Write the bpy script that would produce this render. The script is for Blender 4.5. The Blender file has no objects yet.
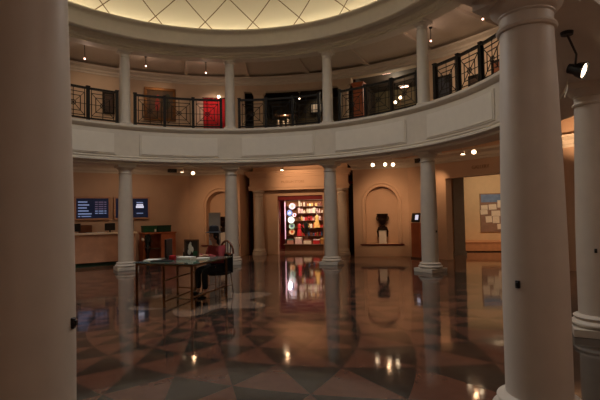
import bpy, bmesh, math, random
from mathutils import Vector, Matrix
random.seed(7)
PI = math.pi
sc = bpy.context.scene
COL = sc.collection
def rad(a): return math.radians(a)
def pol(r, az, z=0.0):
    a = rad(az); return Vector((r*math.sin(a), r*math.cos(a), z))

# ------------------------------------------------------------------ materials
def lin(c):
    out = []
    for v in c:
        v = v/255.0
        out.append(v/12.92 if v <= .04045 else ((v+.055)/1.055)**2.4)
    return (*out, 1.0)
def mat(name, rgb, rough=.6, metal=0.0, var=.08, scale=6.0, bump=0.0, spec=.5, emit=0.0, ecol=None, coat=0.0):
    m = bpy.data.materials.new(name); m.use_nodes = True
    nt = m.node_tree; N = nt.nodes; L = nt.links
    b = N['Principled BSDF']
    c = lin(rgb)
    b.inputs['Roughness'].default_value = rough
    b.inputs['Metallic'].default_value = metal
    b.inputs['Specular IOR Level'].default_value = spec
    b.inputs['Coat Weight'].default_value = coat
    tc = N.new('ShaderNodeTexCoord'); nz = N.new('ShaderNodeTexNoise')
    nz.inputs['Scale'].default_value = scale; nz.inputs['Detail'].default_value = 3
    L.new(tc.outputs['Object'], nz.inputs['Vector'])
    rp = N.new('ShaderNodeValToRGB')
    rp.color_ramp.elements[0].position = .3; rp.color_ramp.elements[1].position = .7
    rp.color_ramp.elements[0].color = tuple(min(1, v*(1-var)) for v in c[:3]) + (1,)
    rp.color_ramp.elements[1].color = tuple(min(1, v*(1+var)) for v in c[:3]) + (1,)
    L.new(nz.outputs['Fac'], rp.inputs['Fac']); L.new(rp.outputs['Color'], b.inputs['Base Color'])
    if bump:
        bp = N.new('ShaderNodeBump'); bp.inputs['Strength'].default_value = bump; bp.inputs['Distance'].default_value = .01
        L.new(nz.outputs['Fac'], bp.inputs['Height']); L.new(bp.outputs['Normal'], b.inputs['Normal'])
    if emit:
        b.inputs['Emission Color'].default_value = lin(ecol or rgb); b.inputs['Emission Strength'].default_value = emit
    return m

M = {}
M['plaster'] = mat('plaster_white', (214, 206, 192), .62, var=.03)
M['panel'] = mat('panel_white', (226, 220, 208), .6, var=.02)
M['column'] = mat('column_paint', (208, 200, 188), .5, var=.03)
M['wall'] = mat('wall_tan', (208, 178, 152), .75, var=.04, scale=2)
M['upwall'] = mat('upper_wall', (212, 192, 168), .75, var=.04, scale=2)
M['ceil'] = mat('ceiling_white', (200, 188, 172), .8, var=.03)
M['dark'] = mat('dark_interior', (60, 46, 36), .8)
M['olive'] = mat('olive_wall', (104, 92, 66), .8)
M['iron'] = mat('black_iron', (22, 18, 16), .45, metal=.4)
M['black'] = mat('black_plastic', (20, 19, 20), .4)
M['bronze'] = mat('dark_bronze', (52, 38, 30), .35, metal=.7, var=.25, scale=14)
M['brass'] = mat('brown_bronze_frame', (120, 84, 52), .35, metal=.7)
M['wood'] = mat('pale_wood', (196, 148, 118), .5, var=.12, scale=3)
M['owood'] = mat('orange_wood', (184, 104, 66), .5, var=.12, scale=3)
M['rwood'] = mat('red_wood', (110, 40, 34), .5, var=.15, scale=5)
M['bwood'] = mat('brown_wood', (96, 64, 42), .5, var=.15, scale=5)
M['gold'] = mat('gilt_frame', (112, 76, 38), .4, metal=.6, var=.2, scale=20)
M['paper'] = mat('white_paper', (228, 224, 216), .7, var=.02)
M['cream'] = mat('cream_paper', (238, 220, 194), .75, var=.06, scale=14)
M['green'] = mat('green_box', (26, 84, 52), .5, var=.15)
M['dgreen'] = mat('dark_green', (20, 62, 46), .5, var=.15)
M['platform'] = mat('platform_wood', (214, 150, 104), .45, var=.08)
M['grey'] = mat('grey_panel', (150, 141, 128), .6, var=.06)
M['dframe'] = mat('display_frame', (196, 152, 124), .5, var=.06)
M['screen'] = mat('screen_dark', (22, 30, 52), .3, emit=.05, ecol=(60, 84, 140))
M['screentext'] = mat('screen_text', (170, 196, 240), .4, emit=.34, ecol=(140, 165, 220))
M['screenpink'] = mat('screen_text_pink', (120, 112, 140), .4, emit=.16, ecol=(160, 140, 185))
M['bright'] = mat('screen_white', (240, 240, 250), .4, emit=.75, ecol=(215, 222, 250))
M['lens'] = mat('lamp_lens', (255, 230, 190), .4, emit=7.0, ecol=(255, 226, 186))
M['lensr'] = mat('lamp_lens_small', (255, 210, 190), .4, emit=5.0, ecol=(255, 190, 165))
M['lampw'] = mat('lamp_white', (222, 212, 200), .45)
M['red'] = mat('red_cloth', (186, 24, 34), .8, var=.12, scale=10)
M['skin'] = mat('skin', (196, 142, 112), .55)
M['hair'] = mat('dark_hair', (30, 22, 18), .6)
M['navy'] = mat('black_navy', (22, 22, 30), .8)
M['redtop'] = mat('red_knit', (142, 50, 56), .85, var=.15, scale=30)
M['trouser'] = mat('black_trousers', (24, 23, 26), .85)
M['chrome'] = mat('chrome', (190, 186, 180), .2, metal=1.0, var=.02)
M['bent'] = mat('bent_brown_wood', (112, 66, 40), .45, var=.1)
M['cushion'] = mat('black_cushion', (18, 18, 20), .8)
M['neon'] = mat('pink_tube', (255, 210, 225), .4, emit=.6, ecol=(255, 185, 210))
M['shopred'] = mat('shop_red_wall', (128, 30, 36), .7, var=.1)
M['shopfloor'] = mat('shop_floor', (150, 96, 66), .35, var=.1)
M['shopback'] = mat('shop_back_panel', (170, 110, 70), .7, var=.15)
def glass_mat():
    m = bpy.data.materials.new('table_glass'); m.use_nodes = True
    b = m.node_tree.nodes['Principled BSDF']
    nz = m.node_tree.nodes.new('ShaderNodeTexNoise'); nz.inputs['Scale'].default_value = 3
    mr = m.node_tree.nodes.new('ShaderNodeMapRange')
    mr.inputs['To Min'].default_value = .02; mr.inputs['To Max'].default_value = .05
    m.node_tree.links.new(nz.outputs['Fac'], mr.inputs['Value']); m.node_tree.links.new(mr.outputs['Result'], b.inputs['Roughness'])
    b.inputs['Base Color'].default_value = lin((190, 222, 208))
    b.inputs['Transmission Weight'].default_value = .85; b.inputs['IOR'].default_value = 1.45
    return m
M['glass'] = glass_mat()
def wood_floor():
    return mat('gallery_board_floor', (186, 124, 78), .3, var=.14, scale=4)
M['gfloor'] = wood_floor()

class NB:                                     # tiny node-maths builder
    def __init__(s, name):
        s.m = bpy.data.materials.new(name); s.m.use_nodes = True
        s.nt = s.m.node_tree; s.N = s.nt.nodes; s.L = s.nt.links; s.b = s.N['Principled BSDF']
    def op(s, kind, a, b=None, c=None):
        n = s.N.new('ShaderNodeMath'); n.operation = kind
        for i, v in enumerate((a, b, c)):
            if v is None: continue
            if isinstance(v, (int, float)): n.inputs[i].default_value = v
            else: s.L.new(v, n.inputs[i])
        return n.outputs[0]
    def mix(s, f, a, b):
        n = s.N.new('ShaderNodeMix'); n.data_type = 'RGBA'
        for i, v in ((0, f), (6, a), (7, b)):
            if isinstance(v, (int, float)): n.inputs[i].default_value = v
            elif isinstance(v, tuple): n.inputs[i].default_value = v
            else: s.L.new(v, n.inputs[i])
        return n.outputs[2]

def floor_material():
    k = NB('rosette_stone_floor'); N, L = k.N, k.L
    tc = N.new('ShaderNodeTexCoord'); sp = N.new('ShaderNodeSeparateXYZ'); L.new(tc.outputs['Object'], sp.inputs[0])
    x, y = sp.outputs[0], sp.outputs[1]
    r = k.op('SQRT', k.op('ADD', k.op('MULTIPLY', x, x), k.op('MULTIPLY', y, y)))
    th = k.op('MULTIPLY', k.op('ARCTAN2', x, y), 180/PI)
    a = k.op('DIVIDE', k.op('SUBTRACT', th, 146.25), 7.5)
    lr = k.op('LOGARITHM', k.op('MAXIMUM', r, .01), math.e)
    b = k.op('DIVIDE', k.op('SUBTRACT', lr, math.log(4.98)), .0978)
    p = k.op('FLOORED_MODULO', k.op('MULTIPLY', k.op('ADD', a, b), .5), 1.0)
    q = k.op('FLOORED_MODULO', k.op('MULTIPLY', k.op('SUBTRACT', a, b), .5), 1.0)
    # within a diamond p + q runs along the circle: one half dark, the other rose
    dark = k.op('LESS_THAN', k.op('ADD', p, q), 1.0)
    nz = N.new('ShaderNodeTexNoise'); nz.inputs['Scale'].default_value = 9; nz.inputs['Detail'].default_value = 6
    L.new(tc.outputs['Object'], nz.inputs['Vector'])
    rose = k.mix(nz.outputs['Fac'], lin((94, 64, 53)), lin((113, 78, 65)))
    slate = k.mix(nz.outputs['Fac'], lin((50, 45, 41)), lin((63, 56, 50)))
    pale = k.mix(nz.outputs['Fac'], lin((112, 94, 82)), lin((134, 114, 100)))
    tan = k.mix(nz.outputs['Fac'], lin((120, 86, 66)), lin((136, 100, 78)))
    c = k.mix(dark, rose, slate)
    # centre: dark disc, pale star ring with dark lobes
    lob = k.op('ADD', 1.12, k.op('MULTIPLY', k.op('COSINE', k.op('MULTIPLY', k.op('SUBTRACT', th, 110), PI/180*6)), .26))
    inner = k.op('LESS_THAN', r, lob)
    inring = k.op('LESS_THAN', r, 1.46)
    c = k.mix(inring, c, slate); c = k.mix(inner, c, pale)
    c = k.mix(k.op('LESS_THAN', r, .52), c, slate)
    c = k.mix(k.op('GREATER_THAN', r, 5.95), c, slate)
    c = k.mix(k.op('GREATER_THAN', r, 6.95), c, tan)
    L.new(c, k.b.inputs['Base Color'])
    rr = k.op('ADD', .045, k.op('MULTIPLY', nz.outputs['Fac'], .05))
    L.new(rr, k.b.inputs['Roughness'])
    k.b.inputs['Specular IOR Level'].default_value = .62
    nz2 = N.new('ShaderNodeTexNoise'); nz2.inputs['Scale'].default_value = 2.6
    L.new(tc.outputs['Object'], nz2.inputs['Vector'])
    bp = N.new('ShaderNodeBump'); bp.inputs['Strength'].default_value = .06; bp.inputs['Distance'].default_value = .02
    L.new(nz2.outputs['Fac'], bp.inputs['Height']); L.new(bp.outputs['Normal'], k.b.inputs['Normal'])
    return k.m
def dome_material():
    k = NB('dome_lattice_plaster'); N, L = k.N, k.L
    uv = N.new('ShaderNodeUVMap'); sp = N.new('ShaderNodeSeparateXYZ'); L.new(uv.outputs[0], sp.inputs[0])
    u, v = sp.outputs[0], sp.outputs[1]
    def near(e):
        f = k.op('FLOORED_MODULO', e, 1.0)
        return k.op('LESS_THAN', k.op('MINIMUM', f, k.op('SUBTRACT', 1.0, f)), .014)
    line = k.op('MAXIMUM', near(k.op('ADD', u, v)), near(k.op('SUBTRACT', u, v)))
    nz = N.new('ShaderNodeTexNoise'); nz.inputs['Scale'].default_value = 3
    base = k.mix(nz.outputs['Fac'], lin((232, 223, 202)), lin((236, 228, 208)))
    L.new(k.mix(line, base, lin((120, 96, 66))), k.b.inputs['Base Color'])
    k.b.inputs['Roughness'].default_value = .8
    return k.m
M['floor'] = floor_material()
M['dome'] = dome_material()

# ------------------------------------------------------------------ mesh builder
class MB:
    def __init__(s): s.v = []; s.f = []; s.mi = []; s.uv = None
    def add(s, vs, fs, mi=0):
        b = len(s.v); s.v += [tuple(p) for p in vs]
        for f in fs: s.f.append(tuple(b+i for i in f)); s.mi.append(mi)
        return s
    def box(s, c, d, rot=None, mi=0):
        x, y, z = d[0]/2, d[1]/2, d[2]/2
        vs = [Vector((sx*x, sy*y, sz*z)) for sz in (-1, 1) for sy in (-1, 1) for sx in (-1, 1)]
        if rot is not None:
            R = rot if isinstance(rot, Matrix) else Matrix.Rotation(rot, 3, 'Z')
            vs = [R @ q for q in vs]
        c = Vector(c)
        return s.add([q+c for q in vs], [(0, 2, 3, 1), (4, 5, 7, 6), (0, 1, 5, 4), (2, 6, 7, 3), (0, 4, 6, 2), (1, 3, 7, 5)], mi)
    def span(s, a, b, mi=0):                   # box from min corner to max corner
        return s.box([(a[i]+b[i])/2 for i in range(3)], [abs(b[i]-a[i]) for i in range(3)], mi=mi)
    def bar(s, p, q, w, h=None, mi=0):         # square bar from p to q
        p, q = Vector(p), Vector(q); d = q-p; l = d.length
        if l < 1e-6: return s
        z = d/l; up = Vector((0, 0, 1)) if abs(z.z) < .95 else Vector((1, 0, 0))
        x = up.cross(z).normalized(); y = z.cross(x)
        return s.box((p+q)/2, (w, h or w, l), Matrix((x, y, z)).transposed(), mi)
    def lathe(s, prof, n=32, c=(0, 0, 0), R=None, a0=0.0, a1=2*PI, mi=0, close=False, caps=True):
        full = abs(a1-a0-2*PI) < 1e-6; m = n if full else n+1
        c = Vector(c); vs = []
        for i in range(m):
            a = a0+(a1-a0)*i/n
            for r, z in prof:
                q = Vector((r*math.sin(a), r*math.cos(a), z))
                vs.append((R @ q if R is not None else q)+c)
        k = len(prof); fs = []
        for i in range(n):
            j = (i+1) % m
            for t in range(k if close else k-1):
                t2 = (t+1) % k
                fs.append((i*k+t, i*k+t2, j*k+t2, j*k+t))
        if not full and close and caps:
            fs.append(tuple(range(k))); fs.append(tuple(range(n*k, n*k+k)))
        if full and not close and caps:
            if prof[0][0] > 1e-4: fs.append(tuple(i*k for i in range(m)))
            if prof[-1][0] > 1e-4: fs.append(tuple(i*k+k-1 for i in range(m)))
        return s.add(vs, fs, mi)
    def tube(s, pts, r, n=8, mi=0, closed=False):
        pts = [Vector(p) for p in pts]; rings = []; L = len(pts); vs = []
        for i, p in enumerate(pts):
            a = pts[i-1] if (i > 0 or closed) else p
            b = pts[(i+1) % L] if (i < L-1 or closed) else p
            d = (b-a).normalized(); up = Vector((0, 0, 1)) if abs(d.z) < .9 else Vector((1, 0, 0))
            x = up.cross(d).normalized(); y = d.cross(x)
            rr = r[i] if isinstance(r, (list, tuple)) else r
            for k in range(n):
                t = 2*PI*k/n; vs.append(p+x*rr*math.cos(t)+y*rr*math.sin(t))
        fs = []
        for i in range(L if closed else L-1):
            j = (i+1) % L
            for k in range(n):
                fs.append((i*n+k, i*n+(k+1) % n, j*n+(k+1) % n, j*n+k))
        if not closed: fs += [tuple(range(n)), tuple(range((L-1)*n, L*n))]
        return s.add(vs, fs, mi)
    def sphere(s, c, r, n=16, m=10, sc=(1, 1, 1), R=None, mi=0):
        prof = [(math.sin(PI*i/m), -math.cos(PI*i/m)) for i in range(m+1)]
        S = Matrix.Diagonal(Vector((r*sc[0], r*sc[1], r*sc[2])))
        if R is not None: S = R @ S
        return s.lathe([(max(a, 1e-5), b) for a, b in prof], n, c, S, mi=mi)
    def prism(s, poly, z0, z1, mi=0):          # polygon in x-y, extruded in z
        n = len(poly)
        return s.add([(x, y, z0) for x, y in poly]+[(x, y, z1) for x, y in poly],
                     [tuple(range(n)), tuple(range(n, 2*n))]+[(i, (i+1) % n, n+(i+1) % n, n+i) for i in range(n)], mi)
    def build(s, name, mats, parent=None, smooth=40, bevel=0.0):
        me = bpy.data.meshes.new(name); me.from_pydata(s.v, [], s.f)
        if not isinstance(mats, (list, tuple)): mats = [mats]
        for m in mats: me.materials.append(m)
        for p, i in zip(me.polygons, s.mi): p.material_index = i
        bm = bmesh.new(); bm.from_mesh(me)
        bmesh.ops.recalc_face_normals(bm, faces=bm.faces); bm.to_mesh(me); bm.free()
        if smooth:
            for p in me.polygons: p.use_smooth = True
            me.set_sharp_from_angle(angle=rad(smooth))
        o = bpy.data.objects.new(name, me); COL.objects.link(o)
        if parent is not None: o.parent = parent
        if bevel:
            b = o.modifiers.new('bevel', 'BEVEL'); b.width = bevel; b.segments = 2; b.limit_method = 'ANGLE'
        return o
def tag(o, label=None, cat=None, group=None, kind=None):
    if label: o['label'] = label
    if cat: o['category'] = cat
    if group: o['group'] = group
    if kind: o['kind'] = kind
    return o
def thing(name, label, cat, loc=(0, 0, 0), rotz=0.0, group=None):
    o = bpy.data.objects.new(name, None); COL.objects.link(o)
    o.empty_display_size = .1
    o.location = loc; o.rotation_euler = (0, 0, rotz)
    return tag(o, label, cat, group)
def struct(name, mb, m, **k): return tag(mb.build(name, m, **k), kind='structure')
def dup(root, loc, rotz, label=None, group=None):
    r = root.copy(); COL.objects.link(r); r.location = loc; r.rotation_euler = (0, 0, rotz)
    if label: r['label'] = label
    if group: r['group'] = group
    for ch in list(root.children):
        c = ch.copy(); COL.objects.link(c); c.parent = r
        for g in list(ch.children):
            d = g.copy(); COL.objects.link(d); d.parent = c
    return r
def zrot(az): return -rad(az)                 # local +Y turned to compass azimuth az

# ------------------------------------------------------------------ camera
YAW, PITCH, ROLL = rad(11.07), .0313, -.0192
EYE = Vector((3.494, -8.172, 1.62))
right0 = Vector((math.cos(YAW), math.sin(YAW), 0)); fwd0 = Vector((-math.sin(YAW), math.cos(YAW), 0))
fwd = fwd0*math.cos(PITCH)+Vector((0, 0, math.sin(PITCH)))
up0 = -fwd0*math.sin(PITCH)+Vector((0, 0, math.cos(PITCH)))
rt = right0*math.cos(ROLL)+up0*math.sin(ROLL); up = up0*math.cos(ROLL)-right0*math.sin(ROLL)
cam = bpy.data.cameras.new('camera'); co = bpy.data.objects.new('camera', cam); COL.objects.link(co)
mw = Matrix((rt, up, -fwd)).transposed().to_4x4(); mw.translation = EYE; co.matrix_world = mw
cam.sensor_width = 36; cam.lens = 36*449.9/600; cam.clip_start = .05; cam.clip_end = 200
sc.camera = co

# ------------------------------------------------------------------ the shell
H0 = 4.0                                      # lower gallery ceiling
AP, D1, D2 = 8.73, 12.95, 13.1                # back wall, right and left canted walls
NX0, NX1 = 2.22, 4.22
LX1 = D2-AP
oct_pts = [(LX1*-1, AP), (NX1, AP), (8.9, D1-8.9), (8.9, -4.1), (4.2, -8.9), (-4.2, -8.9), (-9.0, -4.1), (-9.0, D2-9.0)]
m = MB(); m.add([(-16, -14, 0), (16, -14, 0), (16, 20, 0), (-16, 20, 0)], [(0, 1, 2, 3)])
struct('floor', m, M['floor'], smooth=0)

def wall_frame(p, q):                         # u along p->q, v outward (away from the hall)
    p, q = Vector((*p, 0)), Vector((*q, 0)); u = (q-p).normalized(); v = Vector((-u.y, u.x, 0))
    if v.dot((p+q)/2) < 0: v = -v
    return p, u, v, (q-p).length
def plain_wall(name, p, q, top=H0+.4, material=None, holes=()):
    P, u, v, L = wall_frame(p, q); mb = MB()
    R = Matrix((u, v, Vector((0, 0, 1)))).transposed()
    def seg(a, b, z0, z1): mb.box(P+u*((a+b)/2)+v*.15+Vector((0, 0, (z0+z1)/2)), (b-a, .3, z1-z0), R)
    x = 0
    for a, b, z0, z1 in sorted(holes):
        seg(x, a, 0, top); seg(a, b, z1, top)
        if z0 > 0: seg(a, b, 0, z0)
        x = b
    seg(x, L, 0, top)
    return struct(name, mb, material or M['wall'], smooth=0)
P0, P1, P2, P3, P4, P5, P6, P7 = oct_pts
dl = (Vector(P1)-Vector((5.40, D1-5.40))).length; dr = (Vector(P1)-Vector((7.50, D1-7.50))).length
plain_wall('wall_right', P1, P2, holes=[(dl, dr, 0, 2.72)])
plain_wall('wall_left', P0, P7)
plain_wall('wall_east', P2, P3); plain_wall('wall_southeast', P3, P4); plain_wall('wall_south', P4, P5)
plain_wall('wall_southwest', P5, P6); plain_wall('wall_west', P6, P7)

def niche_wall(name, x0, x1, cx, hw, z0, zs, depth=.42, top=H0+.4, y0=AP, y1=AP+1.4):
    mb = MB(); n = 20
    arc = [(cx-hw*math.cos(PI*i/n), zs+hw*math.sin(PI*i/n)) for i in range(n+1)]
    def q(a, b, c, d): mb.add([a, b, c, d], [(0, 1, 2, 3)])
    y = y0
    q((x0, y, 0), (cx-hw, y, 0), (cx-hw, y, top), (x0, y, top)); q((cx+hw, y, 0), (x1, y, 0), (x1, y, top), (cx+hw, y, top))
    q((cx-hw, y, 0), (cx+hw, y, 0), (cx+hw, y, z0), (cx-hw, y, z0))
    for (a, za), (b, zb) in zip(arc, arc[1:]): q((a, y, za), (b, y, zb), (b, y, top), (a, y, top))
    rim = [(cx-hw, z0)]+arc+[(cx+hw, z0)]
    for i in range(len(rim)):
        (a, za), (b, zb) = rim[i], rim[(i+1) % len(rim)]
        q((a, y, za), (b, y, zb), (b, y+depth, zb), (a, y+depth, za))
    mb.add([(a, y+depth, z) for a, z in rim], [tuple(range(len(rim)))])
    q((x0, y0, 0), (x0, y1, 0), (x0, y1, top), (x0, y0, top)); q((x1, y0, 0), (x1, y1, 0), (x1, y1, top), (x1, y0, top))
    q((x0, y1, 0), (x1, y1, 0), (x1, y1, top), (x0, y1, top))
    return struct(name, mb, M['wall'], smooth=30)
def arch_trim(name, cx, hw, z0, zs, y, w=.09, d=.05):
    mb = MB(); n = 24; k = []
    for off, dep in ((0, 0), (0, d*.6), (w*.35, d), (w, d*.7), (w, 0)):
        h = hw+off
        k.append([(cx-h, y-dep, z0)]+[(cx-h*math.cos(PI*i/n), y-dep, zs+h*math.sin(PI*i/n)) for i in range(n+1)]+[(cx+h, y-dep, z0)])
    for A, B in zip(k, k[1:]):
        for i in range(len(A)-1): mb.add([A[i], A[i+1], B[i+1], B[i]], [(0, 1, 2, 3)])
    return struct(name, mb, M['wall'], smooth=30)
niche_wall('wall_back', NX0, NX1, 3.25, .585, .46, 2.0)
niche_wall('wall_back_left', -LX1, -NX0, -3.05, .585, .46, 2.0)
arch_trim('trim_1', 3.25, .66, .5, 2.02, AP, w=.075); arch_trim('trim_2', -3.05, .66, .5, 2.02, AP, w=.075)
arch_trim('trim_3', 3.25, .595, .5, 2.005, AP+.002, w=.04, d=.015)
for i, cx in enumerate((3.25, -3.05)):
    mb = MB(); mb.span((cx-.8, AP-.07, .432), (cx+.8, AP+.3, .459)); mb.span((cx-.76, AP-.04, .405), (cx+.76, AP, .432))
    struct('trim_%d' % (4+i), mb, M['rwood'], bevel=.006)
# portal of the shop, between the two niche walls
mb = MB(); Y = 9.62
mb.span((-1.95, Y, 0), (-.93, Y+.25, 2.62)); mb.span((.93, Y, 0), (1.95, Y+.25, 2.62)); mb.span((-.93, Y, 2.37), (.93, Y+.25, 2.62))
mb.span((-1.95, Y, 2.62), (1.95, Y+.25, H0+.4))
struct('wall_portal', mb, M['wall'], smooth=0)
mb = MB()
for a, b, c in ((2.60, 2.70, .06), (2.70, 2.76, .09), (2.76, 3.12, .04), (3.12, 3.2, .10), (3.2, 3.28, .16), (3.28, 3.36, .22)):
    mb.span((-1.95-c, 9.30-c, a), (1.95+c, Y, b))
struct('trim_6', mb, M['wall'], smooth=0)
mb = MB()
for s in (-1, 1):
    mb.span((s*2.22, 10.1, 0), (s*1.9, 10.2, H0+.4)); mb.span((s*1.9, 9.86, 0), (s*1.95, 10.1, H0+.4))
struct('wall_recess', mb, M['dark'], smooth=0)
def half_column(name, x):
    mb = MB(); mb.lathe([(.29, 0), (.29, .1), (.26, .12), (.27, .18), (.23, .24), (.21, .26), (.19, .9), (.165, 2.36), (.19, 2.38), (.19, 2.41), (.165, 2.43), (.165, 2.48), (.22, 2.53), (.25, 2.54), (.25, 2.60)], 24, (x, 9.46, 0))
    return mb
t = thing('column', 'shop doorway engaged column left of the entrance, under its frieze', 'column', (0, 0, 0), 0)
half_column('', -1.66).build('shaft', M['column'], t)
t = thing('column', 'shop doorway engaged column right of the entrance, half behind a hall column', 'column', (0, 0, 0), 0)
half_column('', 1.72).build('shaft', M['column'], t)
# cornice running round the lower gallery walls (front faces inward)
cprof = [(0, 3.24), (.04, 3.24), (.04, 3.30), (.07, 3.34), (.07, 3.42), (.12, 3.46), (.20, 3.50), (.20, 3.56), (0, 3.58)]
def cornice(name, pts):
    mb = MB(); n = len(pts); vs = []
    P = [Vector(p) for p in pts]
    for i, p in enumerate(P):
        d0 = (p-P[i-1]).normalized() if i > 0 else (P[i+1]-p).normalized()
        d1 = (P[i+1]-p).normalized() if i < n-1 else d0
        t = (d0+d1).normalized(); nn = Vector((t.y, -t.x)); k = 1/max(.3, nn.dot(Vector((d1.y, -d1.x))))
        if nn.dot(-p) < 0: nn = -nn
        for o, z in cprof: vs.append((p.x+nn.x*o*k, p.y+nn.y*o*k, z))
    k = len(cprof); fs = []
    for i in range(n-1):
        for j in range(k-1): fs.append((i*k+j, i*k+j+1, (i+1)*k+j+1, (i+1)*k+j))
    mb.add(vs, fs); return struct(name, mb, M['plaster'], smooth=0)
cornice('trim_7', [(NX0, AP+1.3), (NX0, AP), P1, P2, P3, P4])
cornice('trim_8', [P6, P7, P0, (-NX0, AP), (-NX0, AP+1.3)])
# lower gallery ceiling: ring from the beam to beyond the walls
mb = MB(); mb.lathe([(6.68, H0), (13.2, H0)], 48, caps=False)
struct('ceiling', mb, M['ceil'], smooth=0)
# balcony: beam, fascia, mouldings, floor slab
prof = [(6.10, 3.24), (6.10, 3.30), (6.04, 3.31), (5.98, 3.345), (5.98, 3.395), (6.02, 3.42), (6.05, 3.425), (6.05, 3.45), (6.03, 3.455), (6.03, 3.475), (6.07, 3.49), (6.07, 4.30),
        (6.04, 4.32), (6.0, 4.37), (5.98, 4.40), (5.98, 4.465), (6.62, 4.48), (13.2, 4.48), (13.2, 4.40), (6.70, 4.40), (6.70, 3.24)]
mb = MB(); mb.lathe(prof, 144, close=True, caps=False); struct('wall_balcony', mb, M['plaster'], smooth=25)
for i in range(12):                           # raised panels of the balcony front, one per bay
    c = 30*i; mb = MB()
    for (h, z0, z1, r0, r1, mi) in ((11.75, 3.53, 4.20, 6.08, 6.045, 0), (11.2, 3.57, 4.16, 6.06, 6.03, 1)):
        mb.lathe([(r0, z0), (r1, z0), (r1, z1), (r0, z1)], 16, a0=rad(c-h), a1=rad(c+h), close=True, mi=mi)
    struct('trim_%d' % (10+i), mb, [M['plaster'], M['panel']], smooth=20)
# upper gallery: ring wall with an opening to a darker room, sloping ceiling, cornice
def ring_wall(name, a0, a1, z0, z1, m, R=9.4, th=.3, n=24):
    mb = MB(); mb.lathe([(R, z0), (R+th, z0), (R+th, z1), (R, z1)], n, a0=rad(a0), a1=rad(a1), close=True); return struct(name, mb, m, smooth=20)
OA, OB = -13.0, 31.0
ring_wall('wall_upper', OB, 360+OA, 4.48, 7.3, M['upwall'], n=90)
ring_wall('wall_upper_lintel', OA, 13.5, 6.62, 7.3, M['upwall'])
ring_wall('wall_upper_header', 13.5, OB, 6.86, 7.3, M['upwall'])
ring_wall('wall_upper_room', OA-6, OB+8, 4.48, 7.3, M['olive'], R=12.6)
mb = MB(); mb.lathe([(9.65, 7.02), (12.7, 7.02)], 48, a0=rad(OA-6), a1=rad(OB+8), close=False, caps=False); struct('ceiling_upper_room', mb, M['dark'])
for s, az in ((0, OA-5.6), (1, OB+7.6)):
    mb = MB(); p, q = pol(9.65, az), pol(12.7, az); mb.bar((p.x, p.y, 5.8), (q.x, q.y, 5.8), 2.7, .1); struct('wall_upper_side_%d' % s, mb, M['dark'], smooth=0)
mb = MB(); mb.lathe([(9.42, 6.86), (9.36, 6.86), (9.36, 6.92), (9.30, 6.96), (9.30, 7.02), (9.2, 7.06), (9.14, 7.08), (9.14, 7.14), (9.42, 7.16)], 120, close=True, caps=False)
struct('trim_30', mb, M['plaster'], smooth=20)
mb = MB(); mb.lathe([(6.66, 7.36), (9.6, 7.22)], 96, caps=False); struct('ceiling_upper', mb, M['ceil'])
for i in range(24):                           # ribs under the upper ceiling
    az = 15*i+3.0; mb = MB(); p, q = pol(6.66, az, 7.33), pol(9.3, az, 7.2); mb.bar(p, q, .14, .12)
    struct('trim_%d' % (40+i), mb, M['ceil'], smooth=0)
# upper entablature and dome
prof = [(5.66, 7.62), (5.64, 7.58), (5.66, 7.54), (5.72, 7.50), (5.74, 7.46), (5.74, 7.10), (5.77, 7.07), (5.80, 7.07), (5.83, 7.13), (6.08, 7.13), (6.10, 7.01), (6.12, 7.0), (6.17, 6.97),
        (6.17, 6.93), (6.21, 6.91), (6.21, 6.86), (6.60, 6.86), (6.60, 6.92), (6.66, 6.94), (6.66, 7.40), (6.05, 7.40), (5.80, 7.42), (5.72, 7.60)]
mb = MB(); mb.lathe(prof, 144, close=True, caps=False); struct('wall_drum', mb, M['plaster'], smooth=25)
mb = MB(); n, k = 96, 40; vs = []; uvs = []; s_ = 0; DR, DZ, DH = 6.02, 7.40, 3.3
for j in range(k+1):
    t = PI/2*j/k*.985; r, z = DR*math.cos(t), DZ+DH*math.sin(t)
    if j:
        s_ += math.hypot(r-pr, z-pz)/((r+pr)/2)
    pr, pz = r, z
    for i in range(n+1):
        a = 2*PI*i/n; vs.append((r*math.sin(a), r*math.cos(a), z)); uvs.append((a*24/(2*PI), s_*24/(2*PI)))
fs = [(j*(n+1)+i, j*(n+1)+i+1, (j+1)*(n+1)+i+1, (j+1)*(n+1)+i) for j in range(k) for i in range(n)]
mb.add(vs, fs)
me = bpy.data.meshes.new('ceiling_dome'); me.from_pydata(mb.v, [], mb.f); me.materials.append(M['dome'])
ul = me.uv_layers.new(name='UVMap')
DOME_V0 = .36                                  # phase of the lattice: a crossing every 15 degrees near z = 7.93
DOME_U0 = 22.0/15
for l in me.loops:
    a, b = uvs[l.vertex_index]; ul.data[l.index].uv = (a+DOME_U0, b-DOME_V0)
for p in me.polygons: p.use_smooth = True
o = bpy.data.objects.new('ceiling_dome', me); COL.objects.link(o); tag(o, kind='structure')
mb = MB(); mb.lathe([(5.80, 7.432), (5.98, 7.432)], 96, caps=False)
M['cove'] = mat('cove_lamp', (255, 240, 214), .5, emit=5.6, ecol=(255, 243, 214))
tag(mb.build('cove_light', M['cove']), 'ring of cove lamps hidden behind the cream dome rim', 'light')

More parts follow.
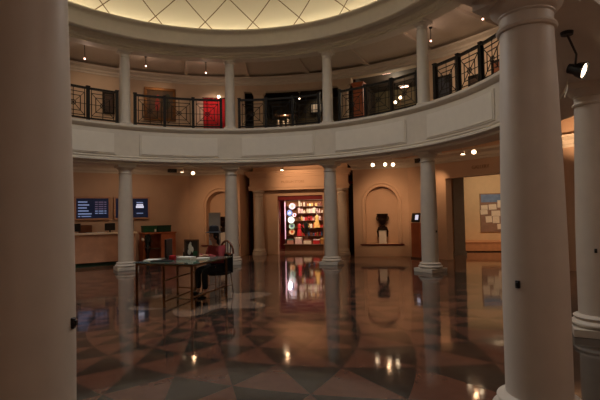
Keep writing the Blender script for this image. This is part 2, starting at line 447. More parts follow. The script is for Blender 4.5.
# ------------------------------------------------------------------ columns
def column(loc_r, az, label, z0=0.0, upper=False, clip=None, shift=0.0):
    p = pol(loc_r, az)+right0*shift; t = thing('column', label, 'column', (p.x, p.y, z0), zrot(az))
    if not upper:
        mb = MB(); mb.box((0, 0, .05), (.62, .62, .10)); mb.build('plinth', M['column'], t, bevel=.006)
        mb = MB(); mb.lathe([(.27, .10)]+[(.285+.04*math.sin(PI*i/8), .10+.085*i/8) for i in range(9)]+[(.275, .188), (.272, .205)]+[(.27+.02*math.sin(PI*i/6), .207+.035*i/6) for i in range(7)]+[(.245, .245), (.23, .26)], 48)
        mb.build('base', M['column'], t)
        mb = MB(); pr = []
        for i in range(21):
            f = i/20; z = .25+2.76*f
            e = 0 if f < .25 else ((f-.25)/.75)**1.5
            pr.append((.227-.042*e, z))
        mb.lathe(pr, 48); mb.build('shaft', M['column'], t)
        mb = MB(); mb.lathe([(.185, 2.96), (.205, 2.965), (.213, 2.982), (.205, 3.0), (.188, 3.005), (.188, 3.07), (.2, 3.08), (.2, 3.09), (.215, 3.10), (.245, 3.13), (.255, 3.16), (.255, 3.165)], 48)
        cp = mb.build('capital', M['column'], t); mb = MB(); mb.box((0, 0, 3.2025), (.54, .54, .075)); mb.build('abacus', M['column'], cp)
        if clip is not None:
            a = clip-az; c = pol(.224, a, 1.085); mb = MB()
            mb.box((c.x, c.y, 1.085), (.032, .03, .055), zrot(a)); mb.box((c.x*1.07, c.y*1.07, 1.085), (.02, .02, .03), zrot(a))
            tag(mb.build('wall_clip', M['black'], t, bevel=.004), 'small black barrier clip')
    else:
        mb = MB(); mb.box((0, 0, .03), (.40, .40, .06)); mb.build('plinth', M['column'], t)
        mb = MB(); mb.lathe([(.19, .06), (.2, .09), (.19, .12), (.172, .125), (.17, .14)], 32); mb.build('base', M['column'], t)
        mb = MB(); mb.lathe([(.168, .13), (.166, .8), (.155, 1.6), (.142, 2.2)], 32); mb.build('shaft', M['column'], t)
        mb = MB(); mb.lathe([(.142, 2.14), (.158, 2.15), (.158, 2.17), (.145, 2.18), (.145, 2.23), (.165, 2.25), (.19, 2.285), (.195, 2.31)], 32)
        cp = mb.build('capital', M['column'], t); mb = MB(); mb.box((0, 0, 2.345), (.42, .42, .07)); mb.build('abacus', M['column'], cp)
    return t
RC = 6.4
column(RC, 15, 'white ground floor column standing at the right side of the shop doorway', shift=.03)
column(RC, 45, 'white ground floor column between the urn niche and the right doorway', clip=135, shift=.055)
column(RC, 75, 'white ground floor column standing directly behind the big right foreground column')
column(RC, 105, 'white ground floor column at the right edge of the photo, base in view', clip=203, shift=-.045)
column(RC, 135, 'big white column in the right foreground, capital and base both in view', clip=225, shift=.032)
column(RC, 165, 'shadowed column filling the left edge of the photo, nearest the camera', clip=75, shift=.018)
column(RC, -15, 'white ground floor column just behind the seated person in the hat')
column(RC, -45, 'white ground floor column in front of the reception counter and screens')
UZ = 4.48
column(RC, 15, 'slim upper gallery column between the middle and right hand balcony railings', UZ, True)
column(RC, 45, 'slim upper gallery column farthest right, below the bare sloping ceiling ribs', UZ, True)
column(RC, 75, 'slim upper gallery column hidden behind the big foreground column', UZ, True)
column(RC, -15, 'slim upper gallery column beside the red lit panel', UZ, True)
column(RC, -45, 'slim upper gallery column left of the gilt framed painting', UZ, True)

# ------------------------------------------------------------------ balcony railings
def railing(c, label, half=12.25):
    t = thing('balcony_railing', label, 'railing', (0, 0, 0), 0)
    R = 6.4; az = [c-half+2*half*i/3 for i in range(4)]; pts = [pol(R, a) for a in az]
    for a, p in zip(az, pts):
        mb = MB(); mb.box((p.x, p.y, 5.01), (.085, .085, 1.06), zrot(a)); po = mb.build('post', M['iron'], t)
        mb = MB(); mb.box((p.x, p.y, 5.555), (.11, .11, .03), zrot(a)); mb.build('post_cap', M['iron'], po)
    for nm, z, w, h in (('top_rail', 5.50, .07, .06), ('bottom_rail', 4.60, .05, .045)):
        mb = MB()
        for p, q in zip(pts, pts[1:]): mb.bar((p.x, p.y, z), (q.x, q.y, z), w, h)
        mb.build(nm, M['iron'], t)
    for p, q in zip(pts, pts[1:]):
        mb = MB(); d = (q-p); L = d.length; u = d/L
        def P(a, z): v = p+u*a; return (v.x, v.y, z)
        w = .019
        a0, a1, z0, z1 = .10, L-.10, 4.68, 5.36
        b0, b1, y0, y1 = .22, L-.22, 4.80, 5.24
        for A0, A1, Z0, Z1 in ((a0, a1, z0, z1), (b0, b1, y0, y1)):
            for s, e in (((A0, Z0), (A1, Z0)), ((A0, Z1), (A1, Z1)), ((A0, Z0), (A0, Z1)), ((A1, Z0), (A1, Z1))): mb.bar(P(*s), P(*e), w)
        cm, zm = L/2, (z0+z1)/2
        for s, e in (((a0, z0), (a1, z1)), ((a0, z1), (a1, z0)), ((.04, zm), (L-.04, zm)), ((cm, 4.62), (cm, 5.48))): mb.bar(P(*s), P(*e), w*.8)
        ring = [P(cm+.07*math.cos(2*PI*i/16), zm+.07*math.sin(2*PI*i/16)) for i in range(16)]
        mb.tube(ring, .012, 6, closed=True)
        for a in (a0, a1):
            for z in (z1,): mb.bar(P(a, z), P(a, 5.48), w*.8)
            mb.bar(P(a, z0), P(a, 4.6), w*.8)
        mb.build('lattice_panel', M['iron'], t)
    return t
railing(-58.4, 'black balcony railing at far left, cut off by the foreground column', 11.3)
railing(-30, 'black balcony railing in front of the gilt painting and red panel')
railing(0, 'black balcony railing in front of the dark upper room, above the shop doorway')
railing(31, 'black balcony railing in front of the olive upper room with lit lamps')
railing(59.6, 'black balcony railing at upper right, beside the big foreground column', 10.9)

# ------------------------------------------------------------------ lamps
def aim_matrix(d):
    d = Vector(d).normalized(); z = -d; x = Vector((0, 0, 1)).cross(z)
    x = x.normalized() if x.length > 1e-3 else Vector((1, 0, 0)); return Matrix((x, z.cross(x), z)).transposed()
def spot_lamp(label, pos, aim, top, size=.07, lens='lens', group=None, arm=None, dark=False):
    pos = Vector(pos); base = Vector(arm) if arm else Vector((pos.x, pos.y, top))
    t = thing('spotlight', label, 'lamp', base, 0, group)
    body = M['black'] if dark else M['lampw']
    mb = MB(); mb.lathe([(.05, -.03), (.055, 0)], 16); mb.build('mount', body, t)
    lp = pos-base; R = aim_matrix(aim)
    mb = MB(); mb.tube([(0, 0, -.02), lp*.55, lp+R @ Vector((0, 0, size*.9))], .011, 8); mb.build('stem', body, t)
    s = size
    mb = MB(); mb.lathe([(.3*s, 1.7*s), (.55*s, 1.6*s), (.6*s, .9*s), (.8*s, .6*s), (1.0*s, -.2*s), (.93*s, -.2*s), (.72*s, .5*s), (1e-4, .55*s)], 24, lp, R, caps=False)
    hd = mb.build('lamp_head', body, t)
    mb = MB(); mb.lathe([(1e-4, .15*s), (.78*s, .05*s), (.78*s, 0.0), (1e-4, 0.1*s)], 24, lp, R, caps=False); mb.build('lens', M[lens], hd)
    return t
def light(kind, name, loc, energy, color, aim=None, size=.1, angle=60, blend=.6):
    d = bpy.data.lights.new(name, kind); d.energy = energy; d.color = color
    if kind == 'SPOT': d.spot_size = rad(angle); d.spot_blend = blend; d.shadow_soft_size = size
    elif kind == 'AREA': d.size = size
    else: d.shadow_soft_size = size
    o = bpy.data.objects.new(name, d); COL.objects.link(o); o.location = loc
    if aim is not None: o.rotation_euler = (Vector(aim)-Vector(loc)).to_track_quat('-Z', 'Y').to_euler()
    return o
WARM = (1.0, .565, .295)
hall = (-.1, -.6, -.75)
low = [((-3.61, 6.57, 3.18), (-.1, -.2, -1), 'gallery spotlight left of the seated person, facing straight down'),
       ((-3.28, 6.75, 3.15), (.35, -.8, -.35), 'gallery spotlight above the seated person, round lens facing the hall'),
       ((-.21, 7.5, 3.21), (0, -.3, -1), 'single gallery spotlight above the shop doorway frieze'),
       ((3.03, 6.86, 3.20), (.0, -.85, -.3), 'left lamp of the three bright spotlights above the urn niche'),
       ((3.43, 6.67, 3.18), (.35, -.8, -.3), 'middle lamp of the three bright spotlights above the urn niche'),
       ((3.68, 6.54, 3.15), (.2, -.8, -.3), 'right lamp of the three bright spotlights above the urn niche'),
       ((5.58, 5.01, 3.21), (-.1, -.2, -1), 'spotlight above the right doorway, facing down'),
       ((5.82, 4.72, 3.22), (-.2, -.8, -.35), 'spotlight above the right doorway, round lens turned to the hall')]
for p, a, lb in low: spot_lamp(lb, p, a, H0, .068)
spot_lamp('black arm spotlight under the balcony soffit at upper right edge', (5.47, -3.18, 3.02), (.52, -.40, -.27), 3.24, .09, arm=(5.14, -3.70, 3.24), dark=True)
up_l = [((-5.9, 4.48, 6.71), 'small upper gallery spotlight at far left'), ((-4.75, 6.19, 6.93), 'small upper gallery spotlight above the gilt painting'),
        ((-2.94, 7.22, 6.86), 'small upper gallery spotlight above the red panel'), ((4.91, 6.06, 6.87), 'small upper gallery spotlight just right of the farthest right upper column'),
        ((6.17, 4.77, 6.87), 'small upper gallery spotlight near the right ceiling rib')]
for p, lb in up_l: spot_lamp(lb, p, (.12, -.75, -.55), 7.29, .038, 'lensr', dark=True)
# light thrown on the walls by these lamps, plus added unseen fills
def wash(n, loc, aim, e, ang=75, col=WARM): return light('SPOT', n, loc, e, col, aim, .06, ang, 1.0)
wash('light_niche_right', (3.2, 6.0, 2.95), (3.25, 8.9, 1.6), 120, 60)
wash('light_niche_right_b', (3.55, 6.7, 3.1), (3.7, 8.73, 2.2), 50, 80)
wash('light_niche_left', (-3.1, 6.0, 2.95), (-3.05, 8.9, 1.7), 100, 70)
wash('light_portal', (-.2, 7.6, 3.15), (.3, 9.4, 2.7), 110, 110)
wash('light_door', (4.9, 6.9, 3.3), (5.1, 7.85, 2.2), 55, 70)
wash('light_east', (7.3, 4.0, 3.1), (8.5, 4.55, 3.7), 70, 80)
top_fill = light('AREA', 'light_top_fill', (0, 0, 10.4), 188, (1, .965, .95), (0, 0, 0), 2.6); top_fill.data.spread = rad(126)  # unseen neutral fill added under the dome top to brighten the hall
for nm, p, pw in (('a', (4.6, -7.6, 3.9), 12), ('c', (6.6, -4.6, 3.9), 11), ('d', (7.6, -.5, 3.9), 14), ('e', (-7.4, 1.5, 3.9), 26), ('f', (-7.2, -3.4, 3.9), 20)):
    light('AREA', 'light_gallery_fill_'+nm, p, pw, (1, .84, .72), (p[0], p[1], 0), .5)  # unseen area fills added under the gallery ceiling to lift the columns
light('SPOT', 'light_fill_left', (-5.7, 1.0, 7.0), 700, (1, .93, .88), (4.5, -4.5, 1.4), .1, 22, .8)  # unseen spot added as fill on the right foreground column
light('SPOT', 'light_fill_right', (5.7, 1.0, 7.0), 320, (1, .90, .82), (1.66, -6.18, 1.5), .1, 24, .8)  # its counterpart, added to brighten the left foreground column
wash('light_left', (-4.4, 5.6, 3.2), (-6.2, 6.9, 1.5), 30, 120, (1, .66, .42))
for i, (p, lb) in enumerate(up_l): light('POINT', 'light_upper_spot_%d' % i, (p[0]*.97, p[1]*.97, p[2]-.12), 5, (1, .66, .50), None, .05)
for i, p in enumerate(((3.4, 6.95, 3.42), (-3.4, 6.95, 3.42), (-.2, 7.8, 3.45), (5.75, 5.1, 3.45))): light('POINT', 'light_track_%d' % i, p, 4.5, WARM, None, .05)
wash('light_up_left', (-5.5, 4.9, 6.7), (-6.9, 6.4, 6.0), 26, 80, (1, .66, .42))
wash('light_up_paint', (-4.3, 6.6, 6.8), (-5.2, 7.9, 6.0), 24, 70, (1, .62, .38))
wash('light_up_red', (-2.9, 7.4, 6.7), (-3.3, 8.8, 5.8), 55, 60, (1, .62, .5))
wash('light_up_right', (5.2, 5.2, 6.75), (6.5, 6.9, 5.6), 60, 110, (1, .66, .42))

# ------------------------------------------------------------------ urns on pedestals in the niches
def urn(label, x, y, z):
    t = thing('urn', label, 'urn', (x, y, z))
    mb = MB(); mb.lathe([(1e-4, 0), (.11, 0), (.11, .035), (.07, .055), (.06, .085), (.10, .11), (.145, .16), (.16, .24), (.165, .34), (.18, .38), (.205, .44), (.21, .48), (.2, .49), (.17, .46), (1e-4, .43)], 28)
    mb.build('body', M['bronze'], t)
    for s in (-1, 1):
        mb = MB(); mb.tube([(s*.16, 0, .36), (s*.21, 0, .39), (s*.225, 0, .33), (s*.2, 0, .25), (s*.155, 0, .23)], .02, 8); mb.build('handle', M['bronze'], t)
    mb = MB(); mb.tube([((.158+.012*(i % 2))*math.sin(2*PI*i/32), (.158+.012*(i % 2))*math.cos(2*PI*i/32), .29) for i in range(32)], .022, 8, closed=True)
    mb.build('relief_band', M['bronze'], t)
    return t
def pedestal(label, x, y, z):
    t = thing('pedestal', label, 'pedestal', (x, y, z))
    mb = MB(); mb.span((-.15, -.12, 0), (.15, .12, .06)); mb.span((-.135, -.1, .06), (.135, .1, .50)); mb.build('body', M['paper'], t, bevel=.006)
    mb = MB(); mb.span((-.19, -.14, .50), (.19, .14, .56)); mb.span((-.17, -.13, .56), (.17, .13, .62)); mb.build('top', M['bronze'], t, bevel=.006)
    for s in (-1, 1):
        mb = MB(); mb.tube([(s*.16, -.11, .52), (s*.185, -.11, .46), (s*.17, -.11, .36), (s*.165, -.11, .26)], [.03, .034, .024, .016], 8)
        mb.build('bracket', M['bronze'], t)
urn('dark bronze urn on the pedestal in the right arched niche', 3.27, 8.915, 1.085)
pedestal('pale pedestal with dark top under the urn, right niche', 3.27, 8.93, .462)
urn('dark bronze urn in the left arched niche, half behind a column', -3.0, 8.915, 1.085)
pedestal('pale pedestal under the left niche urn, half behind a column', -3.0, 8.93, .462)
# grey slab, kiosk
t = thing('information_slab', 'tall grey freestanding slab in front of the left niche', 'sign', (-2.55, 6.9, 0), rad(8))
mb = MB(); mb.span((-.2, -.05, .04), (.2, .05, 1.73)); mb.build('panel', M['grey'], t, bevel=.008)
mb = MB(); mb.span((-.24, -.14, 0), (.24, .14, .04)); mb.build('foot', M['iron'], t)
t = thing('screen_kiosk', 'orange wooden kiosk with a small tilted screen beside the urn niche', 'kiosk', (4.46, 8.0, 0), rad(-30))
mb = MB(); mb.span((-.17, -.12, .05), (.17, .12, 1.24)); mb.build('post', M['owood'], t, bevel=.01)
mb = MB(); mb.span((-.19, -.14, 0), (.19, .14, .05)); mb.build('base', M['bwood'], t)
mb = MB(); mb.box((.02, -.1, 1.42), (.30, .07, .32), Matrix.Rotation(rad(-18), 3, 'X')); mb.build('housing', M['black'], t, bevel=.01)
mb = MB(); mb.box((.07, -.142, 1.43), (.11, .012, .17), Matrix.Rotation(rad(-18), 3, 'X')); mb.build('screen', M['bright'], t)
# air vents on the cornice
for lb, x, y, rz in (('small dark air vent on the cornice left of the hall spotlights', -4.76, 8.12, rad(45)), ('small dark air vent on the cornice beside the right hall column', 4.58, 8.1, rad(-45))):
    t = thing('air_vent', lb, 'vent', (x, y, 3.35), rz)
    mb = MB(); mb.span((-.17, -.012, 0), (.17, .06, .15)); mb.build('frame', M['iron'], t)
    mb = MB()
    for i in range(4): mb.span((-.15, -.022, .02+i*.033), (.15, -.01, .038+i*.033))
    mb.build('grille', M['black'], t)
# lettering
def lettering(label, text, loc, rz, size, m):
    c = bpy.data.curves.new('frieze_lettering', 'FONT'); c.body = text; c.size = size; c.extrude = .006; c.align_x = 'CENTER'; c.align_y = 'CENTER'
    c.materials.append(m); o = bpy.data.objects.new('frieze_lettering', c); COL.objects.link(o)
    dg = bpy.context.evaluated_depsgraph_get(); me = bpy.data.meshes.new_from_object(o.evaluated_get(dg))
    bpy.data.objects.remove(o); bpy.data.curves.remove(c)
    o = bpy.data.objects.new('frieze_lettering', me); COL.objects.link(o)
    o.rotation_euler = (PI/2, 0, rz); o.location = loc; tag(o, label, 'lettering')
M['letter'] = mat('letter_bronze', (170, 136, 108), .6)
lettering('small bronze lettering on the frieze over the shop doorway', 'MUSEUM STORE', (-.2, 9.25, 2.91), 0, .13, M['letter'])
lettering('small bronze lettering over the right gallery doorway', 'GALLERY', (6.35-.02, D1-6.35-.02, 2.98), rad(-45), .15, M['letter'])

# ------------------------------------------------------------------ wall displays, counter, console at left
U45 = Vector((.7071, .7071, 0))
def display(label, cx, length, lines):
    y = cx+D2; t = thing('wall_display', label, 'screen', (cx+.02, y-.02, 1.55), rad(45))
    L, H = length, .83
    mb = MB()
    for a, b in (((-L/2, 0), (L/2, .06)), ((-L/2, H-.06), (L/2, H)), ((-L/2, .06), (-L/2+.06, H-.06)), ((L/2-.06, .06), (L/2, H-.06))):
        mb.span((a[0], -.07, a[1]), (b[0], 0, b[1]))
    mb.build('frame', M['dframe'], t, bevel=.006)
    mb = MB(); mb.span((-L/2+.06, -.045, .06), (L/2-.06, -.005, H-.06)); scn = mb.build('screen', M['screen'], t)
    for m_, rows in lines:
        mb = MB()
        for x0, x1, z0, z1 in rows: mb.span((x0, -.05, z0), (x1, -.044, z1))
        mb.build('screen_text', M[m_], scn)
rows1 = [(-.47+.0*i, -.47+w, .62-.105*i, .665-.105*i) for i, w in enumerate((.30, .36, .28, .34, .44))]
rows1 += [(-.47, -.40, .115, .15), (-.36, -.05, .115, .15)]
rows2 = []
for i in range(6):
    rows2 += [(.08, .17, .62-.08*i, .655-.08*i), (.2, .36, .62-.08*i, .655-.08*i), (.39, .46, .62-.08*i, .655-.08*i)]
display('left wall display with a lit text list above the reception counter', -6.90, 1.18, [('screentext', rows1), ('screenpink', rows2[:12]), ('screentext', rows2[12:])])
rowsb = [(.14, .42, .42, .50), (.16, .40, .51, .56), (.16, .40, .60, .64)]
display('right wall display with a white block, half behind a column', -5.94, 1.28, [('bright', rowsb[:2]), ('screentext', rowsb[2:]+[(.16, .4, .2, .235), (-.4, -.1, .55, .6)])])
CE = Vector((-5.17, 6.23, 0))
cc = CE-U45*1.9
t = thing('reception_counter', 'long pale wooden reception counter under the wall displays', 'counter', cc, rad(45))
mb = MB(); mb.span((-1.86, .02, .13), (1.86, .68, 1.06)); mb.build('body', M['wood'], t, bevel=.01)
mb = MB(); mb.span((-1.8, .1, 0), (1.8, .62, .13)); mb.build('toe_kick', M['dgreen'], t)
mb = MB(); mb.span((-1.9, -.03, 1.06), (1.9, .72, 1.115)); mb.build('countertop', M['cream'], t, bevel=.01)
def on_counter(u, v, z=1.115): return cc+U45*u+Vector((-.7071, .7071, 0))*v+Vector((0, 0, z))
def monitor(label, u, w, h, v=.45):
    t = thing('monitor', label, 'monitor', on_counter(u, v), rad(45))
    mb = MB(); mb.span((-.1, -.07, 0), (.1, .07, .012)); mb.build('foot', M['black'], t)
    mb = MB(); mb.span((-.025, -.012, .01), (.025, .012, .12)); mb.build('stand', M['black'], t)
    mb = MB(); mb.span((-w/2, -.02, .06), (w/2, .02, h)); mb.build('panel', M['black'], t, bevel=.006)
monitor('black monitor on the counter nearest the left foreground column', -.04, .42, .33)
monitor('black monitor on the counter just left of the column', 1.1, .34, .32)
monitor('black monitor on the counter end just right of the column', 1.78, .24, .40)
t = thing('counter_chair', 'brown chair back rising behind the reception counter', 'chair', on_counter(.42, 1.14, 0), rad(45))
mb = MB(); mb.span((-.22, -.03, .62), (.22, .03, 1.38)); mb.build('backrest', M['bent'], t, bevel=.05)
mb = MB(); mb.span((-.23, -.36, .44), (.23, .02, .52)); mb.build('seat', M['cushion'], t, bevel=.03)
for sx in (-.2, .2):
    for sy in (-.33, .0):
        mb = MB(); mb.bar((sx, sy, 0), (sx, sy, .45), .035); mb.build('leg', M['bent'], t)
for i, (u, w) in enumerate(((.05, .22), (.42, .24), (.75, .2))):
    mb = MB(); mb.span((-w/2, -.15, 0), (w/2, .15, .012+.006*i)); o = mb.build('paper_stack', M['paper'])
    o.location = on_counter(u, .16); o.rotation_euler = (0, 0, rad(45))
    tag(o, ('left', 'middle', 'right')[i]+' white paper stack along the front of the counter top', 'papers')
# console with open recess, green boxes on it, dark plant before it
cs = Vector((-4.83, 7.19, 0))
t = thing('console_cabinet', 'orange wooden console with a dark open recess beside the counter', 'cabinet', cs, rad(45))
mb = MB(); mb.span((-.6, 0, 0), (-.52, .5, 1.0)); mb.span((.06, 0, 0), (.6, .5, 1.0)); mb.span((-.52, .44, 0), (.06, .5, 1.0)); mb.build('body', M['owood'], t)
mb = MB(); mb.span((-.63, -.03, 1.0), (.63, .53, 1.05)); mb.build('top', M['owood'], t, bevel=.006)
mb = MB(); mb.span((-.52, .02, .42), (.06, .44, .45)); mb.build('shelf', M['bwood'], t)
vv = Vector((-.7071, .7071, 0))
for lb, u0, u1, m_ in (('green box on the console, left one with a white tag', -.57, -.06, 'green'), ('dark green box on the console, right one', -.04, .46, 'dgreen')):
    t = thing('green_box', lb, 'box', cs+U45*((u0+u1)/2)+vv*.22+Vector((0, 0, 1.05)), rad(45)); w = (u1-u0)/2-.005
    mb = MB(); mb.span((-w, -.16, 0), (w, .16, .2)); mb.build('body', M[m_], t, bevel=.01)
    mb = MB(); mb.span((-w-.01, -.17, .2), (w+.01, .17, .25)); mb.build('lid', M[m_], t, bevel=.01)
    if m_ == 'green':
        mb = MB(); mb.span((w-.1, -.168, .02), (w-.04, -.16, .12)); mb.build('tag', M['paper'], t)
t = thing('potted_plant', 'dark drooping plant with one pale bloom standing before the console', 'plant', (-4.98, 6.62, 0))
mb = MB(); mb.lathe([(1e-4, 0), (.12, 0), (.13, .03), (.06, .07), (.05, .3), (.09, .42), (.12, .5), (.11, .52), (1e-4, .5)], 20); mb.build('pot', M['bronze'], t)
mb = MB(); rr = random.Random(3)
for i in range(46):
    a = rr.uniform(0, 2*PI); r = rr.uniform(.08, .22); h = rr.uniform(.6, 1.0)
    p0 = Vector((.03*math.sin(a), .03*math.cos(a), .5)); p1 = Vector((r*.6*math.sin(a), r*.6*math.cos(a), h)); p2 = Vector((r*math.sin(a), r*math.cos(a), h-.14))
    s = Vector((math.cos(a), -math.sin(a), 0))*.028
    mb.add([p0, p1-s, p1+s, p2], [(0, 1, 2), (1, 3, 2)])
M['leaf'] = mat('dark_leaf', (26, 30, 22), .6); mb.build('leaves', M['leaf'], t, smooth=0)
mb = MB(); mb.sphere((-.1, -.16, .82), .055, 10, 8); mb.build('flower', M['cream'], t)

# ------------------------------------------------------------------ glass desk in the middle of the hall
A_, D_, E_, C_ = Vector((-1.07, -.60, 0)), Vector((.105, -.80, 0)), Vector((.25, .50, 0)), Vector((-.93, .74, 0))
B_, F_ = Vector((-.48, -.70, 0)), Vector((-.48, .645, 0))
TH = .79
t = thing('glass_desk', 'square glass topped desk on a thin brown metal frame, centre of hall', 'desk', (0, 0, 0))
mb = MB(); g = .05
poly = [A_+Vector((-g, -g, 0)), D_+Vector((g, -g, 0)), E_+Vector((.12, g, 0)), C_+Vector((-g, g, 0))]
mb.prism([(p.x, p.y) for p in poly], TH-.014, TH); mb.build('glass_top', M['glass'], t)
for p in (A_, B_, C_, D_, E_, F_):
    mb = MB(); mb.bar((p.x, p.y, 0), (p.x, p.y, TH-.015), .034); mb.build('leg', M['brass'], t)
mb = MB()
for a, b in ((A_, D_), (D_, E_), (E_, C_), (C_, A_), (B_, F_)): mb.bar((a.x, a.y, TH-.035), (b.x, b.y, TH-.035), .03)
mb.build('top_frame', M['brass'], t)
for a, b, z in ((B_, F_, .47), (B_, F_, .10), (C_, F_, .12), (D_, E_, .2)):
    mb = MB(); mb.bar((a.x, a.y, z), (b.x, b.y, z), .026); mb.build('cross_rail', M['brass'], t)
def on_desk(x, y): return (x, y, TH)
t = thing('desk_monitor', 'black upright monitor seen edge-on standing on the glass desk', 'monitor', on_desk(-.70, -.10), rad(101))
mb = MB(); mb.span((-.11, -.08, 0), (.11, .08, .015)); mb.build('foot', M['black'], t)
mb = MB(); mb.span((-.03, .01, .01), (.03, .03, .2)); mb.build('stand', M['black'], t)
mb = MB(); mb.span((-.20, -.025, .04), (.20, .012, .40)); mb.build('panel', M['black'], t, bevel=.008)
t = thing('keyboard', 'black keyboard lying on the glass desk before the monitor', 'keyboard', on_desk(-.66, -.42), rad(6))
mb = MB(); mb.span((-.2, -.07, 0), (.2, .07, .018)); mb.build('body', M['black'], t, bevel=.005)
mb = MB()
for i in range(12):
    for j in range(4): mb.span((-.185+i*.031, -.058+j*.03, .018), (-.16+i*.031, -.034+j*.03, .024))
mb.build('keys', M['navy'], t)
def paper(label, x, y, w, d, h, rz, m_='paper'):
    mb = MB(); mb.span((-w/2, -d/2, 0), (w/2, d/2, h)); o = mb.build('paper_stack', M[m_]); o.location = on_desk(x, y); o.rotation_euler = (0, 0, rz)
    tag(o, label, 'papers')
paper('white sheet of paper at the left corner of the glass desk', -.98, -.20, .24, .30, .012, rad(10))
paper('white brochure pile right of the desk monitor', -.36, -.06, .32, .22, .05, rad(-5))
paper('low white paper pile in the middle of the glass desk', -.06, .05, .24, .2, .02, rad(12))
mb = MB(); mb.span((-.05, -.05, 0), (.05, .05, .09)); o = mb.build('red_box', M['red'], bevel=.006); o.location = on_desk(-.55, -.22); tag(o, 'small red box beside the desk monitor', 'box')
t = thing('pen_pot', 'small dark pen pot on the desk behind the brochures', 'pen pot', on_desk(-.60, .42))
mb = MB(); mb.lathe([(1e-4, 0), (.04, 0), (.042, .1), (.037, .1), (.035, .01), (1e-4, .01)], 16); mb.build('pot', M['black'], t)
for i in range(3):
    mb = MB(); mb.tube([(.01*i-.01, 0, .01), (.03*i-.03, .01, .17)], .005, 6); mb.build('pen', [M['paper'], M['red'], M['black']][i], t)
t = thing('framed_sign', 'dark framed picture of a pale figure standing on the desk', 'sign', on_desk(-.42, .34), rad(-6))
mb = MB(); w, h = .165, .36
for a, b in (((-w, 0), (w, .03)), ((-w, h-.03), (w, h)), ((-w, .03), (-w+.025, h-.03)), ((w-.025, .03), (w, h-.03))): mb.span((a[0], -.012, a[1]), (b[0], .012, b[1]))
mb.build('frame', M['bwood'], t)
mb = MB(); mb.span((-w+.025, -.004, .03), (w-.025, .006, h-.03)); mb.build('backing', M['dark'], t)
mb = MB()
for x, z, a, b in ((-.03, .2, .045, .09), (-.05, .11, .04, .06), (.02, .16, .03, .06), (-.02, .285, .022, .026)): mb.sphere((x, -.006, z), 1, 10, 6, (a, .004, b))
mb.build('figure_print', M['paper'], t)
mb = MB(); mb.span((.04, -.008, .03), (.135, -.004, .13)); mb.build('green_print', M['green'], t)

# ------------------------------------------------------------------ chair and seated person behind the desk
PX, PY, PR = -.09, .88, math.atan2(-.86, -.5)       # +X of the figure is its front
t = thing('office_chair', 'black seated chair with curved brown back and chrome legs, under the person', 'chair', (PX, PY, 0), PR)
mb = MB(); mb.span((-.21, -.22, .385), (.24, .22, .43)); mb.build('seat', M['cushion'], t, bevel=.02)
mb = MB(); arc = [(-.05-.22*math.cos(rad(a)), .27*math.sin(rad(a)), .80+.0*a) for a in range(-80, 81, 10)]
mb.tube(arc, .022, 8); mb.build('back_rail', M['bent'], t)
mb = MB(); hoop = [(-.26, .22*math.cos(rad(a)), .80+.27*math.sin(rad(a))) for a in range(0, 181, 12)]
mb.tube(hoop, .022, 8)
for y in (-.12, -.04, .04, .12): mb.bar((-.26, y, .80), (-.26, y, .80+.27*math.sqrt(max(0, 1-(y/.22)**2))), .014)
mb.build('back_hoop', M['bent'], t)
mb = MB(); mb.span((-.27, -.2, .40), (-.245, .2, .80)); mb.build('back_pad', M['cushion'], t, bevel=.01)
for sx, sy in ((.2, .2), (.2, -.2), (-.2, .2), (-.2, -.2)):
    mb = MB(); mb.tube([(sx*1.15, sy*1.15, 0), (sx, sy, .39)], .012, 8); mb.build('leg', M['chrome'], t)
mb = MB(); mb.bar((.21, -.21, .14), (-.21, -.21, .14), .014); mb.bar((.21, .21, .14), (-.21, .21, .14), .014); mb.build('stretcher', M['chrome'], t)

def skin_mesh(name, verts, edges, radii, m_, parent, root=0, sub=2):
    me = bpy.data.meshes.new(name); me.from_pydata(verts, edges, []); me.materials.append(m_)
    o = bpy.data.objects.new(name, me); COL.objects.link(o)
    sk = o.modifiers.new('skin', 'SKIN'); ss = o.modifiers.new('sub', 'SUBSURF'); ss.levels = sub; ss.render_levels = sub
    sk.use_smooth_shade = True
    if not me.skin_vertices: me.skin_vertices.new(name='')
    for i, r in enumerate(radii):
        d = me.skin_vertices[0].data[i]; d.radius = r if isinstance(r, tuple) else (r, r); d.use_root = (i == root)
    o.parent = parent; return o
t = thing('person', 'seated person in a black brimmed hat and red top behind the glass desk', 'person', (PX, PY, 0), PR)
V = []; Eg = []; Rr = []
def jv(p, r, prev=None):
    V.append(p); Rr.append(r)
    if prev is not None: Eg.append((prev, len(V)-1))
    return len(V)-1
pel = jv((-.02, 0, .52), (.15, .11)); wai = jv((.0, 0, .68), (.125, .09), pel); che = jv((.03, 0, .86), (.145, .10), wai)
nek0 = jv((.045, 0, .98), (.07, .06), che); nek1 = jv((.06, 0, 1.06), (.052, .052), nek0)
h1 = jv((.085, 0, 1.12), (.07, .08), nek1); h2 = jv((.09, 0, 1.19), (.082, .098), h1); h3 = jv((.08, 0, 1.26), (.078, .09), h2); jv((.075, 0, 1.30), (.04, .05), h3)
